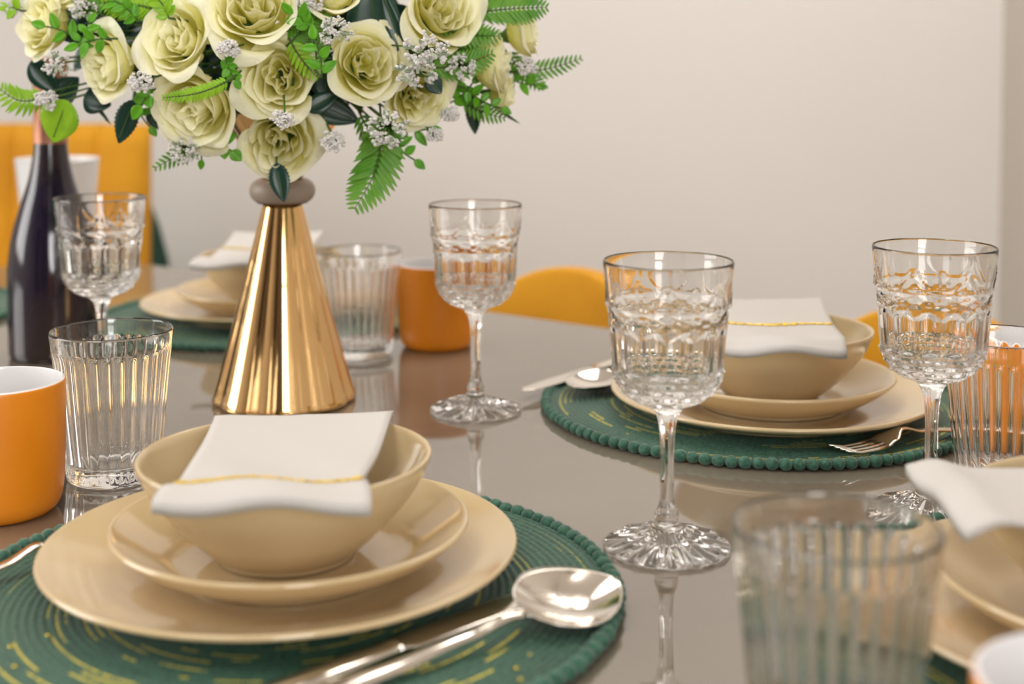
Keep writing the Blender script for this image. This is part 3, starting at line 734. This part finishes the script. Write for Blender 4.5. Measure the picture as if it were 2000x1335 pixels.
calyx_b = MB(); calyx_b.lathe([(0, -0.95), (0.10, -0.9), (0.16, -0.7), (0.26, -0.52), (0.30, -0.40), (0.2, -0.42), (0, -0.5)], 16)
calyx_me = calyx_b.mesh('calyx', 'stem')
ROSES = [  # px, py, radius px, facing offset (x, z), variant, openness, description
 (88, 50, 66, (-0.55, -0.15), 0, 'cream rose furthest left in the bouquet, behind small lime leaves'),
 (215, 125, 72, (-0.5, -0.25), 1, 'cream rose second from the left, facing down to the left'),
 (352, 78, 82, (-0.2, 0.15), 2, 'large cream rose upper left, above the rose crossed by a fern leaf'),
 (388, 205, 88, (-0.15, -0.35), 0, 'large cream rose lower left, crossed by a slender fern leaf'),
 (495, 20, 92, (0.1, 0.05), 1, 'large cream rose cut by the top edge, left of centre'),
 (548, 152, 78, (0.05, -0.1), 2, 'open cream rose in the middle of the bouquet'),
 (546, 272, 80, (0.0, -0.35), 1, 'lowest cream rose, just above the vase collar'),
 (712, 125, 78, (0.1, 0.0), 0, 'round cream rose with deep folds right of the bouquet centre'),
 (858, 22, 84, (0.2, 0.1), 2, 'large cream rose at the top edge, right half of the bouquet'),
 (810, 188, 64, (0.1, -0.5), 1, 'flattened cream rose above the hanging white blossoms, lower right'),
 (962, 125, 62, (0.45, -0.15), 0, 'cream rose seen from its side near the right end'),
 (1022, 62, 54, (0.7, 0.05), 2, 'cream rose furthest right in the bouquet'),
 (650, -8, 56, (0.0, 0.4), 0, 'cream rose barely showing at the top edge, middle of the bouquet'),
 (982, 185, 42, (0.5, -0.5), 1, 'small shaded rose tucked under the right end of the bouquet'),
 (150, -20, 55, (-0.4, 0.5), 2, 'cream rose peeking in at the top left corner'),
]
for (px, py, rp, fo, vi, lb) in ROSES:
    D = depth(px, py); p = at(px, py, D); s_ = rp * D / 2650 * 1.10
    d = Vector(((px - 545) / 900 + fo[0] * 0.7, -0.95, -(py - 80) / 600 + fo[1] * 0.8 + 0.22)).normalized()
    if 'furthest right' in lb or 'small shaded' in lb or 'its side' in lb: d = (d + Vector((0.5, 0.6, 0.1))).normalized()
    root = empty('rose', p); tag(root, lb, 'flower')
    base = Matrix.Translation((0, 0, 0)) @ d.to_track_quat('Z', 'Y').to_matrix().to_4x4() @ Matrix.Rotation(rnd.uniform(0, 6.28), 4, 'Z')
    ov = rnd.uniform(0.82, 0.95)
    for k in range(NP):
        me = variants[vi][k]; o = bpy.data.objects.new('petal', me); COL.objects.link(o); o.parent = root
        tilt = Matrix.Rotation(rnd.uniform(-0.08, 0.08), 4, 'Y')
        o.matrix_local = base @ Matrix.Diagonal((s_, s_ * lerp(0.5, ov, min(1, k / NP * 2.0)), s_, 1)) @ Matrix.Rotation(k * 2.39996 + rnd.uniform(-0.15, 0.15), 4, 'Z') @ tilt
    o = bpy.data.objects.new('calyx', calyx_me); COL.objects.link(o); o.parent = root; o.matrix_local = base @ Matrix.Diagonal((s_, s_, s_, 1))
    b = MB(); q = p - d * s_ * 0.9; pts = [x + (q - p) for x in stem_pts(q)]; b.tube(pts, 0.0018, 6); b.build('stem', 'stem', root)

def leaf_faces(b, base, dirv, side, nrm, L, W, bend=0.15, fold=0.25, serr=0, n=10):
    """one leaf blade: base point, direction, side vector, normal"""
    rows = []
    for i in range(n + 1):
        t = i / n; w = W * math.sin(PI * min(1, t ** 0.8 * 0.98 + 0.015)) ** 0.8
        if serr and i % 2 and i < n: w *= 1 + serr
        c = base + dirv * (L * t) + nrm * (bend * L * math.sin(PI * t * 0.5) ** 2 * -1)
        rows.append([c - side * w + nrm * fold * w, c - side * w * 0.5 + nrm * fold * w * 0.35, c, c + side * w * 0.5 + nrm * fold * w * 0.35, c + side * w + nrm * fold * w])
    b.grid(rows)
X, Y, Z = Vector((1, 0, 0)), Vector((0, 1, 0)), Vector((0, 0, 1))
def world_stem(root, p, m=None):
    b = MB(); b.tube(stem_pts(p), 0.0009, 5); b.build('stem', 'stem', root)
def put_plant(name, bpx, tpx, D, dD, label, cat, facing=(0, -1, 0.15)):
    p = at(bpx[0], bpx[1], D); q = at(tpx[0], tpx[1], D + dD)
    root = empty(name, p); tag(root, label, cat); L = (q - p).length
    return root, p, orient(q - p, facing), L
def make_fern(bpx, tpx, D, dD, label, hw, n=15, bend=0.15, m='fern', facing=(0, -1, 0.15)):
    root, p, R, L = put_plant('fern_frond', bpx, tpx, D, dD, label, 'leaf', facing)
    pts = [Vector((bend * L * math.sin(PI * k / 12), 0.06 * L * math.sin(PI * k / 12), L * k / 12)) for k in range(13)]
    b = MB(); b.tube(pts, [0.0009 - 0.0006 * k / 12 for k in range(13)], 6); o = b.build('midrib', 'stem', root); o.matrix_local = R
    b = MB()
    for k in range(n):
        t = 0.10 + 0.88 * k / (n - 1); i = min(11, int(t * 12)); c = pts[i].lerp(pts[i + 1], t * 12 - i); dr = (pts[i + 1] - pts[i]).normalized()
        l = hw * (math.sin(PI * (0.18 + 0.80 * t)) ** 0.7) + 0.0015
        for sgn in (-1, 1):
            sd = Vector((dr.z, 0, -dr.x)) * sgn
            dv = (sd * 0.80 + dr * 0.60 + Vector((0, rnd.uniform(-0.12, 0.12), 0))).normalized()
            leaf_faces(b, c, dv, dv.cross(Y).normalized(), -Y, l, l * 0.085 + 0.0005, 0.12, 0.3, 0, 6)
    o = b.build('leaflets', m, root, solid=0.0003); o.matrix_local = R
    world_stem(root, p)
def make_leaf(bpx, tpx, D, dD, label, wpx, m='dark', serr=0.12, bend=0.12, facing=(0, -1, 0.15)):
    root, p, R, L = put_plant('broad_leaf', bpx, tpx, D, dD, label, 'leaf', facing)
    b = MB(); leaf_faces(b, Vector((0, 0, 0)), Z, X, -Y, L, wpx * 0.5 * D / 2650, bend, 0.22, serr, 22)
    o = b.build('blade', m, root, solid=0.0005); o.matrix_local = R
    b = MB(); b.tube([(0, -0.0004 + 0.0 * k, L * k / 8) for k in range(8)], 0.0005, 5); o = b.build('midrib', 'stem', root); o.matrix_local = R @ Matrix.Translation((0, bend * L * 0.25, 0))
    world_stem(root, p)
def make_sprig(bpx, tpx, D, dD, label, lp, n=7, m='leaf', wr=0.26, facing=(0, -1, 0.15)):
    root, p, R, L = put_plant('leafy_sprig', bpx, tpx, D, dD, label, 'leaf', facing)
    pts = [Vector((0.08 * L * math.sin(2.5 * k / 8), 0, L * 0.8 * k / 8)) for k in range(9)]
    b = MB(); b.tube(pts, 0.0007, 6); o = b.build('stalk', 'stem', root); o.matrix_local = R
    b = MB(); l = lp * D / 2650
    for k in range(n):
        if k == n - 1: c, dv = pts[-1], Vector((0, 0, 1))
        else:
            c = pts[min(8, int(1 + 7 * k / max(1, n - 1)))]; sg = -1 if k % 2 else 1
            dv = Vector((sg * rnd.uniform(0.7, 1), rnd.uniform(-0.7, 0.3), rnd.uniform(0.2, 0.8))).normalized()
        nr = Vector((rnd.uniform(-0.3, 0.3), -1, rnd.uniform(-0.2, 0.5))); nr = (nr - dv * nr.dot(dv)).normalized()
        leaf_faces(b, c, dv, dv.cross(nr).normalized(), nr, l * rnd.uniform(0.75, 1.1), l * wr, 0.15, 0.3, 0, 8)
    o = b.build('leaves', m, root, solid=0.0004); o.matrix_local = R
    world_stem(root, p)
def make_blossom(cpx, D, label, rpx, n=34, sage=False, droop=-0.2):
    p = at(cpx[0], cpx[1], D); root = empty('blossom_sprig', p); tag(root, label, 'flower'); R = rpx * D / 2650
    st, bl, sg = MB(), MB(), MB()
    back = Vector((0, 0.9, 0.1)) * R * 1.1
    spread = 1.0 if sage else 0.78
    for k in range(n):
        a = rnd.uniform(0, 2 * PI); rr = R * spread * math.sqrt(rnd.random())
        q = Vector((rr * math.cos(a), -0.35 * R * math.cos(rr / R * 1.4) + rnd.uniform(-0.15, 0.15) * R, rr * math.sin(a) * 0.8))
        if k % 2 == 0: st.tube([back, back * 0.4 + q * 0.45, q], [0.0006, 0.0005, 0.0003], 4)
        if sage and k % 2 == 0:
            dv = (q + Vector((0, 0, -0.2 * R))).normalized(); nr = (-Y - dv * dv.dot(-Y)).normalized(); leaf_faces(sg, q * 0.6, dv, dv.cross(nr).normalized(), nr, R * rnd.uniform(0.35, 0.65), R * 0.10, 0.1, 0.2, 0, 5)
        s_ = R * rnd.uniform(0.09, 0.17) * (0.75 if sage else 1)
        for j in range(rnd.choice((3, 4, 5))):
            aa = rnd.uniform(0, 6.28); bl.ball(q + Vector((math.cos(aa), rnd.uniform(-0.5, 0.5), math.sin(aa))) * s_ * 0.9, s_ * rnd.uniform(0.6, 1.1), 6, 4, (1, 0.7, rnd.uniform(0.6, 1)))
    st.build('stalks', 'stem', root); bl.build('florets', 'bloss', root)
    if sage: sg.build('leaves', 'sage', root, solid=0.0003)
    b = MB(); q = p + back; b.tube([x + back for x in stem_pts(q)], 0.0008, 5); b.build('stem', 'stem', root)

make_fern((742, 205), (692, 408), 1.06, -0.02, 'long fern frond hanging below the right half of the bouquet', 0.0235, 18, -0.10)
make_fern((985, 140), (1135, 113), 1.12, 0, 'fern frond sticking out furthest right', 0.010, 14, 0.05)
make_fern((925, 25), (1068, 14), 1.07, 0, 'fern frond at the upper right, over the rightmost rose', 0.016, 15, -0.03)
make_fern((830, 132), (962, 104), 1.05, 0, 'fern frond reaching over the rose seen from its side', 0.014, 14, 0.06)
make_fern((95, 180), (-6, 168), 1.10, 0, 'lime fern frond sticking out furthest left', 0.014, 12, -0.22, 'lime')
make_fern((455, 152), (318, 190), 1.00, 0, 'slender lime fern frond lying across a cream rose', 0.0065, 20, -0.06, 'lime')
make_fern((440, 265), (302, 328), 1.08, 0, 'small fern frond hanging at the lower left of the bouquet', 0.010, 14, 0.04)
make_fern((900, 195), (985, 230), 1.09, 0, 'short fern frond drooping under the right end of the bouquet', 0.009, 10, 0.05)
make_fern((565, 75), (620, 150), 1.02, 0, 'feathery lime frond above the middle rose', 0.010, 9, 0.05, 'lime')
make_fern((620, 150), (590, 10), 1.03, 0, 'fern frond rising between the two top middle roses', 0.012, 14, 0.05)
make_fern((310, 20), (200, 5), 1.06, 0, 'fern frond across the top left edge of the bouquet', 0.016, 14, 0.05, 'lime')
make_fern((855, 55), (975, 70), 1.06, 0, 'fern frond right of the large top right rose', 0.013, 12, 0.03)
make_fern((700, 215), (775, 300), 1.08, 0, 'fern frond behind the hanging white blossoms', 0.013, 12, 0.1)

make_leaf((262, 195), (228, 280), 1.08, 0, 'dark serrated leaf hanging under the second rose from the left', 44)
make_leaf((540, 318), (553, 392), 1.06, -0.01, 'dark serrated leaf hanging over the vase collar', 38)
make_leaf((922, 185), (928, 262), 1.12, 0, 'dark pointed leaf hanging under the right roses', 30)
make_leaf((735, 95), (722, -40), 1.06, 0, 'broad dark leaf standing above the round folded rose', 105, 'dark', 0)
make_leaf((790, 110), (745, -20), 1.05, -0.01, 'narrow dark leaf left of the top right rose', 34, 'dark', 0)
make_leaf((470, 130), (462, 25), 1.05, 0, 'dark leaf between the upper left rose and the top rose', 56, 'dark', 0)
make_leaf((500, 165), (440, 215), 1.07, 0, 'dark leaf behind the middle rose, on its left', 70)
make_leaf((285, 225), (345, 250), 1.11, 0, 'dark leaf under the left side of the large lower left rose', 30)
make_leaf((600, 195), (700, 235), 1.09, 0, 'dark leaf behind the middle and round roses', 60, 'dark', 0)
make_leaf((640, 190), (630, 120), 1.07, 0, 'dark leaf between the middle and the round rose', 60, 'dark', 0)
make_leaf((835, 150), (862, 182), 1.03, 0, 'dark leaf tip over the flattened rose', 34)
make_leaf((225, 60), (250, -20), 1.09, 0, 'dark leaf at the top, left of the upper left rose', 70, 'dark', 0)
make_leaf((300, 130), (235, 40), 1.10, 0, 'dark leaf behind the second and third rose from the left', 60, 'dark', 0)
make_leaf((905, 150), (900, 60), 1.09, 0, 'dark leaf left of the rose seen from its side', 60, 'dark', 0)
make_leaf((95, 205), (150, 150), 1.13, 0, 'dark leaf behind the second rose from the left, on its left', 60, 'dark', 0)
make_leaf((130, 195), (100, 278), 1.10, 0, 'lime ribbed leaf hanging in front of the bottle neck', 78, 'lime', 0.05)
make_leaf((600, 215), (660, 180), 1.05, 0, 'dark leaf under the round folded rose', 40, 'dark', 0)
make_leaf((175, 190), (213, 243), 1.12, 0, 'thin dark curved leaf tip under the left roses', 8, 'dark', 0, 0.25)
make_leaf((960, 205), (1017, 240), 1.12, 0, 'thin dark curved leaf tip under the right end', 7, 'dark', 0, 0.25)

make_leaf((165, 185), (215, 205), 1.10, 0, 'dark leaf under the second rose from the left, pointing right', 60, 'dark', 0)
make_leaf((60, 120), (110, 180), 1.12, 0, 'dark leaf below the leftmost rose', 50, 'dark', 0)
make_leaf((760, 215), (830, 240), 1.09, 0, 'dark leaf below the flattened rose', 44, 'dark', 0)
make_leaf((470, 200), (610, 215), 1.08, 0, 'broad dark leaf between the middle rose and the lowest rose', 70, 'dark', 0)
make_sprig((628, 150), (606, 60), 1.00, 0, 'bright green sprig between the middle and the round rose', 38, 5)
make_sprig((150, 75), (72, 50), 1.06, 0, 'bright sprig over the leftmost rose, pointing left', 36, 4)
make_sprig((148, 90), (178, 30), 1.05, 0, 'bright sprig between the two leftmost roses', 30, 6)
make_sprig((745, 250), (830, 322), 1.07, 0, 'bright sprig hanging at the lower right, below the white blossoms', 34, 7)
make_sprig((775, 250), (846, 248), 1.08, 0, 'sprig of oval leaves below the flattened rose', 34, 4)
make_sprig((440, 110), (468, 165), 1.01, 0, 'small rounded bright sprig left of the middle rose', 20, 9, 'leaf', 0.4)
make_sprig((300, 175), (272, 215), 1.05, 0, 'sprig of round green leaves left of the lower left rose', 32, 4, 'leaf', 0.4)
make_sprig((420, 258), (462, 300), 1.06, 0, 'sprig of oval leaves under the large lower left rose', 34, 4, 'leaf', 0.36)
make_sprig((260, 190), (305, 258), 1.09, 0, 'thin drooping sprig beside the hanging dark leaf', 30, 3)
make_sprig((860, 110), (955, 60), 1.08, 0, 'green sprig right of the large top right rose', 36, 7)
make_sprig((40, 20), (12, 15), 1.10, 0, 'lime sprig at the top left corner of the bouquet', 34, 3, 'lime')
make_sprig((740, 285), (745, 330), 1.08, 0, 'broad bright sprig beside the long hanging fern', 42, 4, 'leaf', 0.4)
make_sprig((990, 150), (1060, 165), 1.12, 0, 'short green sprig at the right end of the bouquet', 30, 5)
make_sprig((330, 10), (240, 35), 1.07, 0, 'bright sprig above the upper left rose', 34, 7)
make_sprig((610, 60), (560, 20), 1.02, 0, 'bright sprig beside the top rose, left of centre', 34, 7)
make_sprig((880, 200), (930, 150), 1.09, 0, 'green sprig behind the rose seen from its side', 32, 6)
make_sprig((400, 275), (395, 320), 1.08, 0, 'tiny pointed sprig hanging at the lower left', 26, 3)

make_sprig((215, 75), (140, 95), 1.04, 0, 'bright sprig over the second rose from the left, at its top', 34, 5)
make_sprig((270, 40), (210, -5), 1.04, 0, 'dense bright sprig at the top edge, left part', 30, 9)
make_sprig((330, 35), (300, -10), 1.03, 0, 'bright sprig at the top edge above the upper left rose', 30, 9, 'lime')
make_sprig((900, 75), (925, 10), 1.07, 0, 'bright sprig at the top edge right of the top right rose', 34, 7)
make_sprig((905, 170), (1000, 215), 1.08, 0, 'green drooping sprig under the rose seen from its side', 30, 7)
make_fern((200, 30), (150, -10), 1.06, 0, 'pale fern frond beside the top left rose', 0.014, 10, 0.05)
make_fern((560, 90), (640, 20), 1.03, 0, 'fine fern frond right of the top rose', 0.013, 12, -0.05)
make_fern((985, 95), (1062, 170), 1.12, 0, 'fern frond drooping between the two right end roses', 0.011, 11, 0.05)
for c, D, lb, r, sg in (((446, 95), 1.00, 'white blossom cluster left of the top rose', 24, False), ((276, 160), 1.03, 'white blossom cluster between second rose and lower left rose', 26, False),
    ((92, 195), 1.09, 'white blossom cluster at the left end above the bottle', 26, False), ((552, 232), 0.99, 'white blossom cluster between the middle and the lowest rose', 24, False),
    ((650, 275), 1.05, 'white blossom cluster right of the lowest rose', 26, False), ((758, 250), 1.03, 'white and sage blossom sprig under the flattened rose', 38, True),
    ((832, 98), 1.00, 'white and sage blossom sprig under the large top right rose', 40, True), ((812, 140), 1.02, 'white and sage sprig right of the round folded rose', 34, True),
    ((655, 60), 1.01, 'white blossom cluster above the round folded rose', 30, True), ((880, 222), 1.08, 'white blossom cluster under the right side of the bouquet', 20, False),
    ((360, 292), 1.07, 'white blossom cluster on the small lower left fern', 28, True), ((1030, 130), 1.10, 'white blossom cluster at the right end of the bouquet', 22, False),
    ((112, 125), 1.07, 'pale blossom cluster between the two leftmost roses', 26, True), ((850, 262), 1.07, 'white blossom cluster hanging lowest on the right', 18, False),
    ((25, 15), 1.12, 'white blossom cluster in the top left corner', 22, False), ((610, 5), 1.04, 'white blossom cluster at the top edge in the middle', 24, False),
    ((900, 130), 1.06, 'pale blossom sprig left of the rose seen from its side', 26, True), ((165, 15), 1.07, 'white blossom cluster at the top edge, left side', 24, True)):
    make_blossom(c, D - 0.015, lb, r * 1.12, 42, sg)
# dense dark filler foliage inside the bouquet
b = MB(); r5 = random.Random(5)
for k in range(620):
    while True:
        v = Vector((r5.uniform(-1, 1), r5.uniform(-1, 1), r5.uniform(-1, 1)))
        if 0.30 < v.length < 1: break
    p = Vector((v.x * 0.190, v.y * 0.105, v.z * 0.085 + (0.004 if v.z > 0 else 0)))
    dv = (v + Vector((r5.uniform(-0.5, 0.5), r5.uniform(-0.5, 0.5), r5.uniform(-0.5, 0.5)))).normalized()
    nr = Vector((r5.uniform(-1, 1), -1, r5.uniform(-0.5, 1))); nr = (nr - dv * nr.dot(dv)).normalized()
    leaf_faces(b, p - dv * 0.012, dv, dv.cross(nr).normalized(), nr, r5.uniform(0.022, 0.038), r5.uniform(0.006, 0.010), 0.15, 0.3, 0, 6)
o = b.build('filler_foliage', 'dark', None, loc=BC + Vector((0.0, 0.0, 0.012)), solid=0.0003)
tag(o, 'dense dark green filler leaves inside the rose bouquet', 'foliage', None, 'stuff')
